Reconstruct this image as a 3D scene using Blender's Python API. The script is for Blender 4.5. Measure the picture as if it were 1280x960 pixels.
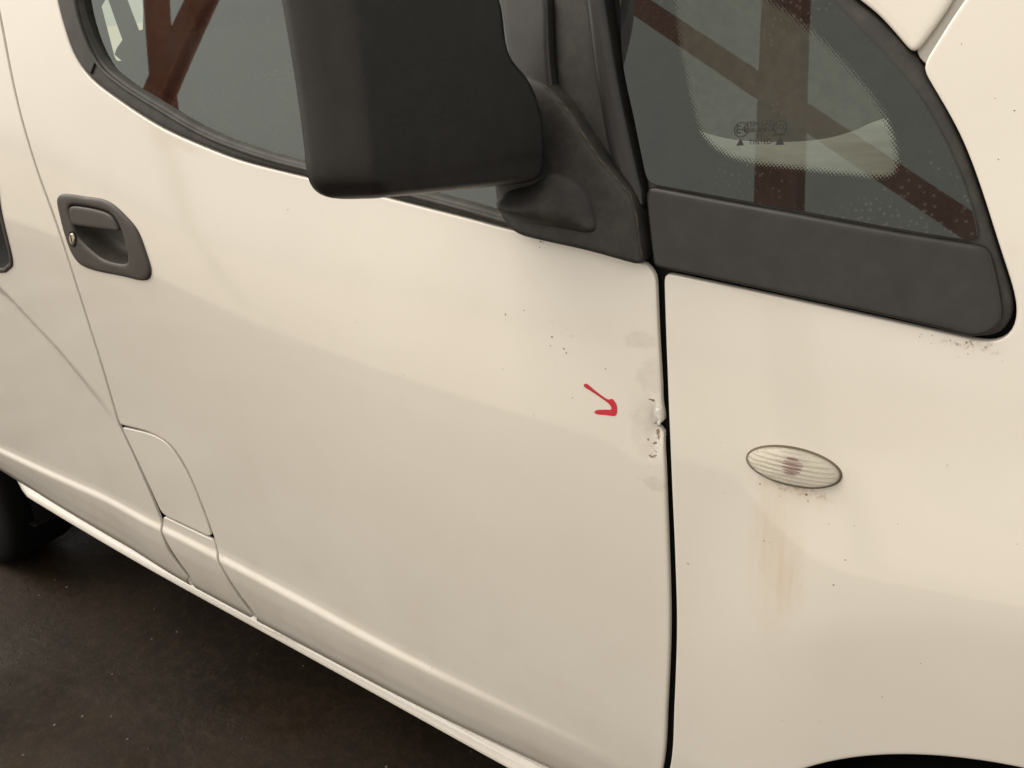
import bpy, bmesh, math, random
import numpy as np
from mathutils import Vector, Matrix
from mathutils.geometry import delaunay_2d_cdt
random.seed(4); RNG = np.random.default_rng(4)
scene = bpy.context.scene
for o in list(bpy.data.objects): bpy.data.objects.remove(o)

# ------------------------------------------------------------------ camera
cam = bpy.data.cameras.new('camera'); camo = bpy.data.objects.new('camera', cam); scene.collection.objects.link(camo)
yaw, pit, rol = (math.radians(v) for v in (-38.8, -24.7, -5.5))
fv = Vector((math.sin(yaw) * math.cos(pit), math.cos(yaw) * math.cos(pit), math.sin(pit)))
rv = Vector((math.cos(yaw), -math.sin(yaw), 0)); uv = rv.cross(fv)
r2 = math.cos(rol) * rv + math.sin(rol) * uv; u2 = -math.sin(rol) * rv + math.cos(rol) * uv
mw = Matrix((r2, u2, -fv)).transposed().to_4x4(); mw.translation = (-.008, -1.540, 1.343)
camo.matrix_world = mw
cam.sensor_width = 36; cam.lens = 1133 / 1280 * 36; cam.clip_start = .02; cam.clip_end = 500
cam.dof.use_dof = False
scene.camera = camo
# ------------------------------------------------------------------ light: soft overcast day
SUN_EL, SUN_AZ = math.radians(46), math.radians(247)      # azimuth of the sun seen from the van, clockwise from +y
world = bpy.data.worlds.new('World'); scene.world = world; world.use_nodes = True
nt = world.node_tree; nt.nodes.clear()
sky = nt.nodes.new('ShaderNodeTexSky'); sky.sky_type = 'NISHITA'; sky.sun_disc = False
sky.sun_elevation = SUN_EL; sky.sun_rotation = SUN_AZ; sky.dust_density = 4; sky.air_density = 1.0
hsv = nt.nodes.new('ShaderNodeHueSaturation'); hsv.inputs['Saturation'].default_value = .25
veil = nt.nodes.new('ShaderNodeMix'); veil.data_type = 'RGBA'; veil.inputs[0].default_value = .55
veil.inputs[7].default_value = (9.0, 8.4, 7.3, 1)        # even cloud veil
bg = nt.nodes.new('ShaderNodeBackground'); bg.inputs['Strength'].default_value = .10
wo = nt.nodes.new('ShaderNodeOutputWorld')
nt.links.new(sky.outputs[0], hsv.inputs['Color']); nt.links.new(hsv.outputs[0], veil.inputs[6])
nt.links.new(veil.outputs[2], bg.inputs['Color']); nt.links.new(bg.outputs[0], wo.inputs['Surface'])
sun = bpy.data.lights.new('sun', 'SUN'); suno = bpy.data.objects.new('sun', sun); scene.collection.objects.link(suno)
sun.energy = 1.6; sun.angle = math.radians(55); sun.color = (1, .9, .76)
sd = Vector((math.sin(SUN_AZ) * math.cos(SUN_EL), math.cos(SUN_AZ) * math.cos(SUN_EL), math.sin(SUN_EL)))
suno.rotation_euler = sd.to_track_quat('Z', 'Y').to_euler(); suno.location = (-3, -6, 8)
vs = scene.view_settings; vs.view_transform = 'Standard'; vs.look = 'None'; vs.exposure = 0.36; vs.gamma = 1; vs.use_curve_mapping = False
scene.cycles.max_bounces = 8; scene.cycles.transparent_max_bounces = 12; scene.cycles.use_denoising = True

# ------------------------------------------------------------------ measured outlines (metres, x forward of the front axle, z up)
CRACKS = [[(-0.4191, 0.9325), (-0.4172, 0.9326), (-0.4143, 0.9327), (-0.4117, 0.9327), (-0.4119, 0.931), (-0.4142, 0.9308), (-0.4163, 0.9313), (-0.4185, 0.9316)], [(-0.4098, 0.8995), (-0.408, 0.9005), (-0.4063, 0.8983), (-0.4066, 0.8945), (-0.4052, 0.8921), (-0.4058, 0.8902), (-0.4075, 0.8923), (-0.409, 0.8952)], [(-0.4112, 0.8862), (-0.4086, 0.8878), (-0.4067, 0.8869), (-0.4087, 0.8854), (-0.4106, 0.885)], [(-0.4148, 0.8729), (-0.4129, 0.8737), (-0.411, 0.8723), (-0.4084, 0.874), (-0.4047, 0.8746), (-0.4076, 0.8729), (-0.4112, 0.8705), (-0.4133, 0.871)], [(-0.4121, 0.9066), (-0.4106, 0.9077), (-0.41, 0.9063), (-0.4115, 0.9055)], [(-0.4177, 0.8893), (-0.4164, 0.8901), (-0.4158, 0.8884), (-0.4171, 0.8876)]]
ARM = [(-0.6049, 1.1225), (-0.593, 1.128), (-0.5656, 1.1356), (-0.5453, 1.1466), (-0.521, 1.1431), (-0.501, 1.1319), (-0.4915, 1.1143), (-0.4865, 1.0948), (-0.5298, 1.0947), (-0.5905, 1.1024), (-0.6004, 1.109), (-0.6049, 1.1225)]
O = {'a_pillar': [[(-0.2167, 1.2476), (-0.1946, 1.2888), (-0.185, 1.33)], [(-0.2, 1.35), (-0.5, 1.62), (-0.62, 1.72)],
              [(-0.72, 1.72), (-0.5, 1.515), (-0.35, 1.39), (-0.2846, 1.3045), (-0.2487, 1.2773), (-0.2173, 1.2476)]],
 'arrow': [[(-0.4956, 0.9323), (-0.4943, 0.9347), (-0.4915, 0.9354), (-0.4812, 0.9299), (-0.4632, 0.9229), (-0.4615, 0.9245), (-0.4602, 0.9254), (-0.4581, 0.9235), (-0.4547, 0.9198),
            (-0.4536, 0.9156), (-0.4539, 0.9086), (-0.4554, 0.9069), (-0.4658, 0.9058), (-0.4785, 0.9046), (-0.4811, 0.9059), (-0.4786, 0.9085), (-0.4689, 0.9112), (-0.4595, 0.9135),
            (-0.4619, 0.9174), (-0.4644, 0.9192), (-0.4854, 0.9281), (-0.4941, 0.9311), (-0.4956, 0.9323)]],
 'belt_strip': [[(-1.4138, 1.3872), (-1.4052, 1.3538), (-1.388, 1.3134), (-1.3692, 1.2805), (-1.3358, 1.2506), (-1.27, 1.2175), (-1.1866, 1.1836), (-1.1066, 1.1606), (-1.0303, 1.143),
                 (-0.9012, 1.1246), (-0.7575, 1.1057), (-0.6687, 1.0944), (-0.5921, 1.0838)],
                [(-0.5817, 1.083), (-0.586, 1.0957)],
                [(-0.5934, 1.0969), (-0.6699, 1.1088), (-0.7584, 1.1207), (-0.9017, 1.1397), (-0.9864, 1.1527), (-1.0909, 1.1769), (-1.1858, 1.2115), (-1.2688, 1.2459), (-1.3063, 1.2679),
                 (-1.3335, 1.2984), (-1.354, 1.3362), (-1.3659, 1.3734)],
                [(-1.405, 1.5), (-1.425, 1.72)], [(-1.5, 1.72), (-1.475, 1.5), (-1.4138, 1.3872)]],
 'clear_zone': [[(-0.4294, 1.2796), (-0.4245, 1.2624), (-0.4153, 1.2382), (-0.404, 1.2105), (-0.3918, 1.1864), (-0.3807, 1.1763), (-0.3653, 1.1678), (-0.3399, 1.1618), (-0.2953, 1.1583),
                 (-0.2533, 1.1556), (-0.2267, 1.1542), (-0.216, 1.156), (-0.212, 1.1624), (-0.2148, 1.1747), (-0.2265, 1.1992), (-0.2405, 1.2176), (-0.2599, 1.2362), (-0.2911, 1.263),
                 (-0.3264, 1.2869), (-0.3463, 1.2994), (-0.4, 1.37), (-0.455, 1.38), (-0.4341, 1.3001), (-0.4294, 1.2796)]],
 'door_glass': [[(-1.3713, 1.3738), (-1.3472, 1.3201), (-1.3116, 1.2681), (-1.2689, 1.2439), (-1.1859, 1.2074), (-1.0909, 1.1729), (-0.9863, 1.1489), (-0.9016, 1.1359), (-0.7582, 1.1172),
                 (-0.6696, 1.1055), (-0.5859, 1.0941)],
                [(-0.5839, 1.1056), (-0.6139, 1.241), (-0.6409, 1.3149), (-0.67, 1.42), (-0.83, 1.56), (-0.98, 1.66)], [(-1.1, 1.66), (-1.42, 1.66)],
                [(-1.43, 1.6), (-1.42, 1.5), (-1.3713, 1.3738)]],
 'fender': [[(-0.4146, 1.0577), (-0.2783, 1.0469), (-0.1692, 1.0374), (-0.1309, 1.0338)],
            [(-0.1204, 1.034), (-0.1109, 1.0392), (-0.1068, 1.051), (-0.1088, 1.0656), (-0.1281, 1.1076), (-0.1676, 1.1834), (-0.2076, 1.2379)],
            [(-0.208, 1.2403), (-0.185, 1.2872), (-0.165, 1.315)], [(-0.1, 1.315), (0.2, 1.25), (0.5, 1.13), (0.78, 0.98)], [(0.8, 0.9), (0.82, 0.62), (0.8, 0.4)],
            [(0.5, 0.32), (0.39, 0.315)],
            [(0.3815, 0.3384), (0.3777, 0.3751), (0.37, 0.4111), (0.3586, 0.4461), (0.3436, 0.4798), (0.3252, 0.5117), (0.3036, 0.5415), (0.2789, 0.5689), (0.2515, 0.5936), (0.2217, 0.6152),
             (0.1898, 0.6336), (0.1561, 0.6486), (0.1211, 0.66), (0.0851, 0.6677), (0.0484, 0.6715), (0.0116, 0.6715), (-0.0251, 0.6677), (-0.0611, 0.66), (-0.0961, 0.6486),
             (-0.1298, 0.6336), (-0.1617, 0.6152), (-0.1915, 0.5936), (-0.2189, 0.5689), (-0.2436, 0.5415), (-0.2652, 0.5117), (-0.2836, 0.4798), (-0.2986, 0.4461), (-0.31, 0.4111),
             (-0.3177, 0.3751), (-0.3215, 0.3384)],
            [(-0.33, 0.312), (-0.4, 0.308)],
            [(-0.42, 0.36), (-0.3899, 0.4556), (-0.382, 0.5622), (-0.3782, 0.6781), (-0.3811, 0.7593), (-0.3848, 0.8158), (-0.3911, 0.886), (-0.397, 0.9352), (-0.4056, 0.998),
             (-0.4146, 1.0577)]],
 'filler_flap': [[(-1.4545, 0.6664), (-1.367, 0.6745), (-1.3351, 0.6724), (-1.31, 0.6634), (-1.2876, 0.6373), (-1.2722, 0.6044), (-1.2577, 0.5342), (-1.2548, 0.5059)],
                 [(-1.2632, 0.5014), (-1.3942, 0.5031)], [(-1.4025, 0.5099), (-1.4282, 0.5959), (-1.4545, 0.6664)]],
 'front_door': [[(-0.4233, 1.0545), (-0.4142, 0.9968), (-0.4067, 0.9498), (-0.4043, 0.9272), (-0.403, 0.9166), (-0.4024, 0.9083), (-0.4013, 0.8983), (-0.3998, 0.8883), (-0.3968, 0.8671),
                 (-0.3903, 0.7759), (-0.3871, 0.6742), (-0.3919, 0.5568), (-0.4005, 0.449), (-0.425, 0.36), (-0.445, 0.302)],
                [(-0.46, 0.294), (-0.7, 0.296), (-1.0, 0.304), (-1.232, 0.309)], [(-1.1895, 0.3535), (-1.2116, 0.3967), (-1.2439, 0.4701)],
                [(-1.247, 0.4746), (-1.248, 0.5032), (-1.252, 0.5377), (-1.2672, 0.609), (-1.2813, 0.642), (-1.3049, 0.6678), (-1.3337, 0.6758), (-1.3678, 0.6781), (-1.4491, 0.6718)],
                [(-1.4577, 0.6704), (-1.4578, 0.8232), (-1.4706, 1.0159), (-1.4983, 1.122), (-1.5246, 1.219), (-1.5474, 1.3178), (-1.6, 1.5), (-1.6, 1.72)],
                [(-1.53, 1.72), (-1.5, 1.5), (-1.4138, 1.3872), (-1.4053, 1.3527), (-1.3881, 1.3113), (-1.3693, 1.2784), (-1.336, 1.2484), (-1.2701, 1.2154), (-1.1866, 1.1815),
                 (-1.1066, 1.1586), (-1.0303, 1.141), (-0.9011, 1.1228), (-0.7574, 1.1039), (-0.6686, 1.0927), (-0.5921, 1.083), (-0.546, 1.08), (-0.4971, 1.0746), (-0.436, 1.0654)]],
 'handle_bezel': [[(-1.4554, 1.0601), (-1.4531, 1.072), (-1.4445, 1.0784), (-1.4311, 1.0811), (-1.3732, 1.0805), (-1.3254, 1.0785), (-1.305, 1.0732), (-1.278, 1.0584), (-1.2527, 1.0382),
                   (-1.2414, 1.0116), (-1.2355, 0.9783), (-1.2439, 0.9659), (-1.2607, 0.9606), (-1.3156, 0.9613), (-1.4014, 0.9627), (-1.4315, 0.9687), (-1.4464, 0.9841), (-1.4539, 1.0162),
                   (-1.4554, 1.0601)]],
 'handle_lever': [[(-1.4192, 1.0615), (-1.411, 1.0636), (-1.3458, 1.0624), (-1.3151, 1.0579), (-1.3028, 1.0513)], [(-1.2933, 1.0348)],
                  [(-1.2935, 1.0339), (-1.355, 1.0337), (-1.4187, 1.0335)], [(-1.4213, 1.0369), (-1.4211, 1.0546), (-1.4192, 1.0615)]],
 'handle_lock': [[(-1.4194, 1.0112), (-1.4242, 1.0037), (-1.4296, 1.0005), (-1.4348, 1.0027), (-1.4361, 1.0097), (-1.4329, 1.017), (-1.427, 1.0205), (-1.4211, 1.02), (-1.4194, 1.0112)]],
 'handle_opening': [[(-1.4202, 1.0624), (-1.4123, 1.0649), (-1.3454, 1.0638), (-1.3118, 1.0585), (-1.2999, 1.0505), (-1.29, 1.0332)],
                    [(-1.2857, 1.0076), (-1.2877, 0.9902), (-1.2987, 0.9838), (-1.3567, 0.9848), (-1.3806, 0.9938), (-1.4035, 1.0066), (-1.4168, 1.0174), (-1.4202, 1.0326),
                     (-1.4221, 1.0574), (-1.4202, 1.0624)]],
 'marker_bezel': [[(-0.2199, 0.8975), (-0.2211, 0.8937), (-0.2242, 0.8899), (-0.229, 0.8865), (-0.2353, 0.8833), (-0.2431, 0.8807), (-0.2518, 0.8788), (-0.2613, 0.8776), (-0.271, 0.8772),
                   (-0.2804, 0.8777), (-0.2893, 0.8791), (-0.2971, 0.8814), (-0.3034, 0.8844), (-0.308, 0.888), (-0.3107, 0.8919), (-0.3112, 0.8961), (-0.3097, 0.9003), (-0.3061, 0.9042),
                   (-0.3007, 0.9078), (-0.2938, 0.9108), (-0.2856, 0.9132), (-0.2766, 0.9148), (-0.2672, 0.9156), (-0.2578, 0.9155), (-0.2488, 0.9147), (-0.2405, 0.9131), (-0.2333, 0.9108),
                   (-0.2274, 0.908), (-0.2231, 0.9048), (-0.2206, 0.9012), (-0.2199, 0.8975)]],
 'marker_bulb': [[(-0.2556, 0.8981), (-0.2561, 0.896), (-0.2569, 0.894), (-0.2581, 0.8921), (-0.2597, 0.8905), (-0.2616, 0.8892), (-0.2637, 0.8883), (-0.2659, 0.8878), (-0.268, 0.8878),
                  (-0.2701, 0.8881), (-0.2721, 0.889), (-0.2737, 0.8902), (-0.275, 0.8918), (-0.2759, 0.8937), (-0.2764, 0.8957), (-0.2764, 0.8979), (-0.276, 0.9), (-0.2751, 0.9021),
                  (-0.2738, 0.9039), (-0.2722, 0.9055), (-0.2703, 0.9068), (-0.2682, 0.9077), (-0.2661, 0.9081), (-0.2639, 0.9081), (-0.2619, 0.9077), (-0.26, 0.9068), (-0.2584, 0.9056),
                  (-0.2571, 0.904), (-0.2562, 0.9022), (-0.2557, 0.9002), (-0.2556, 0.8981)]],
 'marker_lens': [[(-0.2214, 0.8976), (-0.2226, 0.8941), (-0.2255, 0.8907), (-0.2301, 0.8875), (-0.2363, 0.8846), (-0.2438, 0.8822), (-0.2522, 0.8804), (-0.2613, 0.8793), (-0.2707, 0.879),
                  (-0.2798, 0.8794), (-0.2884, 0.8807), (-0.2959, 0.8828), (-0.302, 0.8856), (-0.3065, 0.8889), (-0.309, 0.8925), (-0.3096, 0.8964), (-0.3081, 0.9002), (-0.3047, 0.9038),
                  (-0.2995, 0.9071), (-0.2928, 0.9099), (-0.285, 0.9121), (-0.2763, 0.9136), (-0.2672, 0.9143), (-0.2581, 0.9143), (-0.2494, 0.9135), (-0.2414, 0.912), (-0.2344, 0.91),
                  (-0.2287, 0.9074), (-0.2245, 0.9044), (-0.2221, 0.9011), (-0.2214, 0.8976)]],
 'paint_chip': [[(-0.4097, 0.9234), (-0.408, 0.9247), (-0.4053, 0.9242), (-0.4042, 0.9186), (-0.4041, 0.9137), (-0.4059, 0.9081), (-0.4075, 0.9041), (-0.4092, 0.906), (-0.4081, 0.9107),
                 (-0.4096, 0.9138), (-0.4092, 0.9173), (-0.4105, 0.92), (-0.4097, 0.9234)]],
 'pillar_channel': [[(-0.2202, 1.2501), (-0.2032, 1.2367), (-0.178, 1.2868), (-0.155, 1.315)], [(-0.18, 1.33), (-0.24, 1.33)], [(-0.2027, 1.2881), (-0.2202, 1.2501)]],
 'quarter_frame': [[(-0.4217, 1.063), (-0.2788, 1.0503), (-0.1697, 1.0406), (-0.1312, 1.0357)],
                   [(-0.1167, 1.0396), (-0.1104, 1.0524), (-0.1115, 1.0652), (-0.1302, 1.1062), (-0.1697, 1.1821), (-0.2123, 1.2404), (-0.2466, 1.2724), (-0.2747, 1.293), (-0.36, 1.37),
                    (-0.51, 1.5)],
                   [(-0.55, 1.5), (-0.513, 1.36), (-0.497, 1.3034), (-0.4705, 1.2247), (-0.4432, 1.1367), (-0.4308, 1.0945), (-0.4217, 1.063)]],
 'quarter_glass': [[(-0.441, 1.1398), (-0.3664, 1.1322), (-0.29, 1.1246), (-0.2074, 1.1161), (-0.1419, 1.1107)],
                   [(-0.1436, 1.1136), (-0.1548, 1.1407), (-0.176, 1.1772), (-0.2059, 1.2176), (-0.2285, 1.2406), (-0.2585, 1.2668), (-0.2879, 1.2925), (-0.38, 1.36), (-0.52, 1.47)],
                   [(-0.54, 1.47), (-0.5, 1.36), (-0.4918, 1.3031), (-0.4826, 1.2498), (-0.4623, 1.1959), (-0.441, 1.1398)]],
 'quarter_trim': [[(-0.4228, 1.0644), (-0.2791, 1.0524), (-0.17, 1.0426), (-0.1358, 1.0382)], [(-0.1245, 1.041), (-0.1172, 1.049), (-0.1166, 1.0584), (-0.1253, 1.0853), (-0.134, 1.1052)],
                  [(-0.1379, 1.1079), (-0.207, 1.1136), (-0.2896, 1.1219), (-0.366, 1.1294), (-0.4372, 1.137)], [(-0.4399, 1.131), (-0.4308, 1.0945), (-0.4228, 1.0644)]],
 'rear_handle': [[(-1.7021, 1.1344), (-1.6374, 1.1042), (-1.6496, 1.0401), (-1.6618, 0.9539), (-1.6698, 0.9369)],
                 [(-1.7069, 0.9205), (-1.767, 0.9132), (-1.8679, 0.9174), (-1.8953, 0.9626), (-1.7907, 1.1172), (-1.7021, 1.1344)]],
 'sail': [[(-0.612, 1.2239), (-0.5934, 1.2384), (-0.5814, 1.2367), (-0.563, 1.2297), (-0.5399, 1.213), (-0.5152, 1.1878), (-0.4889, 1.1607), (-0.4638, 1.1402)],
          [(-0.453, 1.1318), (-0.4447, 1.1144), (-0.4368, 1.0866), (-0.4308, 1.0659)], [(-0.436, 1.0654), (-0.497, 1.0738), (-0.5458, 1.0784), (-0.5764, 1.0817)],
          [(-0.5892, 1.0857), (-0.6017, 1.0963), (-0.61, 1.1073), (-0.6146, 1.1218), (-0.6206, 1.1701), (-0.612, 1.2239)]],
 'sash_channel': [[(-0.5769, 1.3106), (-0.5642, 1.2403), (-0.5492, 1.1948), (-0.5009, 1.1468), (-0.4728, 1.1405)], [(-0.4728, 1.1405), (-0.5079, 1.2249), (-0.5326, 1.3082)],
                  [(-0.6, 1.42), (-0.74, 1.54), (-0.8, 1.54), (-0.655, 1.42), (-0.5769, 1.3106)]],
 'sash_flat': [[(-0.6346, 1.3138), (-0.6244, 1.2798), (-0.6152, 1.2526), (-0.5902, 1.2099), (-0.5492, 1.1948)], [(-0.5492, 1.1948), (-0.5642, 1.2403), (-0.5769, 1.3106)],
               [(-0.66, 1.42), (-0.8, 1.54), (-0.86, 1.54), (-0.69, 1.4), (-0.6346, 1.3138)]],
 'sash_lip': [[(-0.5326, 1.3082), (-0.5079, 1.2249), (-0.4809, 1.1551), (-0.4581, 1.13), (-0.4429, 1.1146)], [(-0.4432, 1.1234), (-0.4508, 1.1415), (-0.4837, 1.2247), (-0.5117, 1.307)],
              [(-0.545, 1.43), (-0.67, 1.54), (-0.74, 1.54), (-0.61, 1.42), (-0.5326, 1.3082)]],
 'sill_corner': [[(-1.3992, 0.4973), (-1.2719, 0.496), (-1.2539, 0.4963)], [(-1.2519, 0.4823), (-1.2483, 0.4679), (-1.2213, 0.3867), (-1.2047, 0.3476)], [(-1.25, 0.3095), (-1.402, 0.3105)],
                 [(-1.3706, 0.3755), (-1.3941, 0.4251), (-1.4075, 0.4753)]],
 'sliding_door': [[(-1.4643, 0.6687), (-1.4633, 0.8222), (-1.4757, 1.0154), (-1.5031, 1.1218), (-1.5293, 1.219), (-1.5515, 1.3122), (-1.604, 1.5), (-1.604, 1.72)],
                  [(-1.7, 1.72), (-2.78, 1.72)], [(-2.78, 1.2), (-2.78, 0.57)],
                  [(-2.78, 0.56), (-2.68, 0.635), (-2.55, 0.67), (-2.42, 0.655), (-2.31, 0.6), (-2.225, 0.51), (-2.18, 0.42), (-2.16, 0.37), (-2.155, 0.352)],
                  [(-2.1, 0.346), (-1.9, 0.331), (-1.6, 0.316), (-1.428, 0.312)],
                  [(-1.3848, 0.3654), (-1.4084, 0.4158), (-1.412, 0.4717), (-1.4142, 0.4942), (-1.4379, 0.5916), (-1.4643, 0.6687)]]}
SPECKS = [(-0.9423, 1.0843, 0.00146), (-0.5991, 0.9941, 0.00166), (-0.575, 1.0015, 0.00134), (-0.5374, 0.9782, 0.0019), (-0.5388, 0.9685, 0.00103), (-0.5216, 0.9677, 0.00175),
 (-0.5183, 0.9639, 0.0016), (-0.4699, 0.9547, 0.00157), (-0.5078, 0.9168, 0.00117), (-0.5581, 0.8876, 0.00091), (-0.5384, 0.9943, 0.00088), (-0.5136, 0.9825, 0.00087),
 (-0.2855, 0.8148, 0.00153), (-0.2797, 0.8151, 0.00097), (-0.2064, 0.8226, 0.00149), (-0.2139, 0.795, 0.00165), (-0.226, 0.8513, 0.00101), (-0.2952, 0.8713, 0.0017),
 (-0.25, 0.8731, 0.00201), (-0.2478, 0.8674, 0.00134), (-0.2746, 0.8646, 0.00095), (-0.2032, 0.8567, 0.001), (-0.131, 0.7428, 0.00112), (-0.1594, 0.6912, 0.0013), (-0.2525, 0.6143, 0.00109),
 (-0.2142, 0.6332, 0.00106), (-0.1554, 1.0361, 0.001), (-0.1707, 1.0392, 0.001), (-0.1457, 1.0291, 0.00125), (-0.1388, 1.0313, 0.00137), (-0.1345, 1.0307, 0.00112),
 (-0.1243, 1.0296, 0.00093), (-0.1508, 1.0309, 0.00087), (-0.1362, 1.0227, 0.001), (-0.1428, 1.0191, 0.00075), (-0.2188, 1.0448, 0.00101), (-0.2257, 1.0459, 0.00076),
 (-0.1504, 1.2159, 0.001), (-0.1355, 1.2073, 0.00112), (-0.1816, 1.2555, 0.00095), (-0.1402, 1.1718, 0.00112), (-0.3934, 0.709, 0.00138), (-0.7655, 0.4399, 0.00144),
 (-1.129, 0.2295, 0.00264), (-1.7254, 0.6209, 0.00239), (-1.7103, 0.6314, 0.00207), (-0.5595, 1.0749, 0.0019), (-0.56, 1.0692, 0.00161), (-0.0747, 0.8779, 0.0009),
 (-0.4712, 1.0049, 0.00084), (-0.1461, 1.1472, 0.00074)]
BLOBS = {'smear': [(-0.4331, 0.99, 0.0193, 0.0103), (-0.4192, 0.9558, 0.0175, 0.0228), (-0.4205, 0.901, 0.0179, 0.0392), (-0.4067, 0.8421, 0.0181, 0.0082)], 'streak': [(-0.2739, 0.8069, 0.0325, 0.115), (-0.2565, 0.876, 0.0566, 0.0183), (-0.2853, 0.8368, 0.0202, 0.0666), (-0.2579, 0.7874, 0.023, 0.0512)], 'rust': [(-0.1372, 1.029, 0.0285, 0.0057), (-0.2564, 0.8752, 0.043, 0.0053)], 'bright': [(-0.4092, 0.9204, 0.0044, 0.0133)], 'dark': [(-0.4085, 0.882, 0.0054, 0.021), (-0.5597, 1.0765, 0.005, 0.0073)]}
MIRROR_A = [(0.2102, 1.3329), (0.2113, 1.2606), (0.214, 1.2085), (0.216, 1.1887), (0.2144, 1.1721), (0.2052, 1.1612), (0.1907, 1.1565), (0.1546, 1.1524), (0.098, 1.1461), (0.0343, 1.1396), (0.0024, 1.1367)]
MIRROR_B = [(-0.01, 1.1464), (-0.0127, 1.1763), (-0.0113, 1.2169), (0.0015, 1.2486), (0.0186, 1.2695), (0.0207, 1.2936), (0.0221, 1.3144)]
MIRROR_E = (-0.2873, -0.9578)
MIRROR_N = (0.9578, -0.2873)
REAR_OPEN = [[(0.4163, 1.3374), (0.4474, 1.367), (0.4644, 1.2185), (0.4342, 1.1941), (0.4183, 1.1737), (0.4403, 1.1486), (0.4213, 1.151), (0.4167, 1.1683)], [(0.5233, 1.3613), (0.5885, 1.3563), (0.5768, 1.3047), (0.5576, 1.245), (0.542, 1.2438)]]
COLS = [(-1.10, -2.25, .20, 'wide raking red steel column mirrored in the quarter window'), (-5.07, -5.07, .085, 'narrow upright red steel column mirrored in the door window')]
BRACES = [((-4.3, -4.30, 4.68), (-.35, -4.30, 2.01), .125, 'long red diagonal brace mirrored across the quarter window'), ((-6.15, -4.56, 6.0), (-4.96, -4.56, 2.1), .045, 'thin steep red brace mirrored in the door window')]


# ---- body side surface: half width W as a function of x (forward) and z (up), metres ----
def _table(xs, ys, sig, lo, hi, n=1200):
    g = np.linspace(lo, hi, n); v = np.interp(g, xs, ys); h = g[1] - g[0]
    k = int(3 * sig / h) + 1; ker = np.exp(-.5 * (np.arange(-k, k + 1) * h / sig) ** 2); ker /= ker.sum()
    v = np.convolve(np.pad(v, k, mode='edge'), ker, mode='valid')
    return lambda q: np.interp(q, g, v)
def sstep(a, b, q):
    t = np.clip((q - a) / (b - a), 0, 1); return t * t * (3 - 2 * t)
T_PLAN = _table([-3.4, -2.6, -1.9, -1.3, -.9, -.4, 0, .3, .6, .9], [.815, .838, .846, .847, .844, .836, .826, .800, .742, .64], .14, -3.6, 1.1)
T_RISE = _table([-3.4, -1.75, -1.57, -1.41, -1.3, -1.2, -1.0, -.85, -.6, -.4, .8], [.31, .31, .295, .245, .198, .155, .082, .046, .014, 0, 0], .06, -3.6, 1.1)
T_UP = _table([.4, .62, .72, .82, .90, 1.0, 1.1, 1.25, 1.45, 1.65, 1.85], [0, 0, -.002, -.008, -.018, -.039, -.066, -.111, -.175, -.243, -.318], .03, .3, 2.0)
T_LEDGE = _table([-.3, -.08, -.03, -.010, -.003, .002, .007, .02, .2], [.0018, .0032, .0058, .0068, .0071, .0048, .0011, 0, 0], .0023, -.35, .4, 2600)
T_PLAIN = _table([-.3, -.10, -.04, 0, .06, .2], [-.010, -.007, -.004, -.002, 0, 0], .012, -.35, .4)
T_ZS = _table([-3, -2.24, -1.9, -1.6, -1.25, -1.0, -.67, -.4, .6], [.35, .322, .298, .283, .277, .272, .263, .262, .262], .10, -3.6, 1.1)   # sill edge height
T_UC = _table([-.1, 0, .03, .05, .075, .11, .15, .5], [-.11, -.058, -.034, -.020, -.009, -.003, 0, 0], .007, -.15, 1.8, 2600)
T_ZC = _table([-3, -2.07, -1.7, -1.4, -1.26, -1.0, -.84, -.6, -.4, .6], [.452, .455, .462, .472, .467, .452, .436, .428, .425, .42], .08, -3.6, 1.1)
AX, AZ, AR = .03, .32, .352            # front wheel centre and arch radius
CREASE = np.array([[-2.6, 1.05], [-2.0, .97], [-1.75, .885], [-1.60, .79], [-1.50, .715], [-1.45, .675], [-1.40, .63]])
def W(x, z):
    x = np.asarray(x, float); z = np.asarray(z, float)
    zz = z - T_RISE(x) * sstep(.60, 1.02, z)
    w = T_PLAN(x) + T_UP(zz)
    zc = T_ZC(x); k = sstep(-.42, -.95, x)
    w = w + k * T_LEDGE(z - zc) + (1 - k) * T_PLAIN(z - zc) + T_UC(z - T_ZS(x)) * sstep(-.30, -.42, x)
    # sliding door character line
    zl = np.interp(x, CREASE[:, 0], CREASE[:, 1]); a = .011 * sstep(-1.42, -1.66, x)
    w = w - a * sstep(.005, -.032, z - zl) * sstep(.20, .42, z)
    # front wheel arch flare
    r = np.hypot(x - AX, z - AZ)
    w = w + .016 * sstep(.66, .478, r) * sstep(-.42, -.20, x)
    return w

def quad_fit(pts):
    """smooth curved pane through the body side at the given (x, z) points"""
    p = np.asarray(pts, float); A = np.stack([np.ones(len(p)), p[:, 0], p[:, 1], p[:, 0] ** 2, p[:, 1] ** 2, p[:, 0] * p[:, 1]], -1)
    c = np.linalg.lstsq(A, W(p[:, 0], p[:, 1]), rcond=None)[0]
    return lambda x, z: c[0] + c[1] * x + c[2] * z + c[3] * x * x + c[4] * z * z + c[5] * x * z


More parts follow.
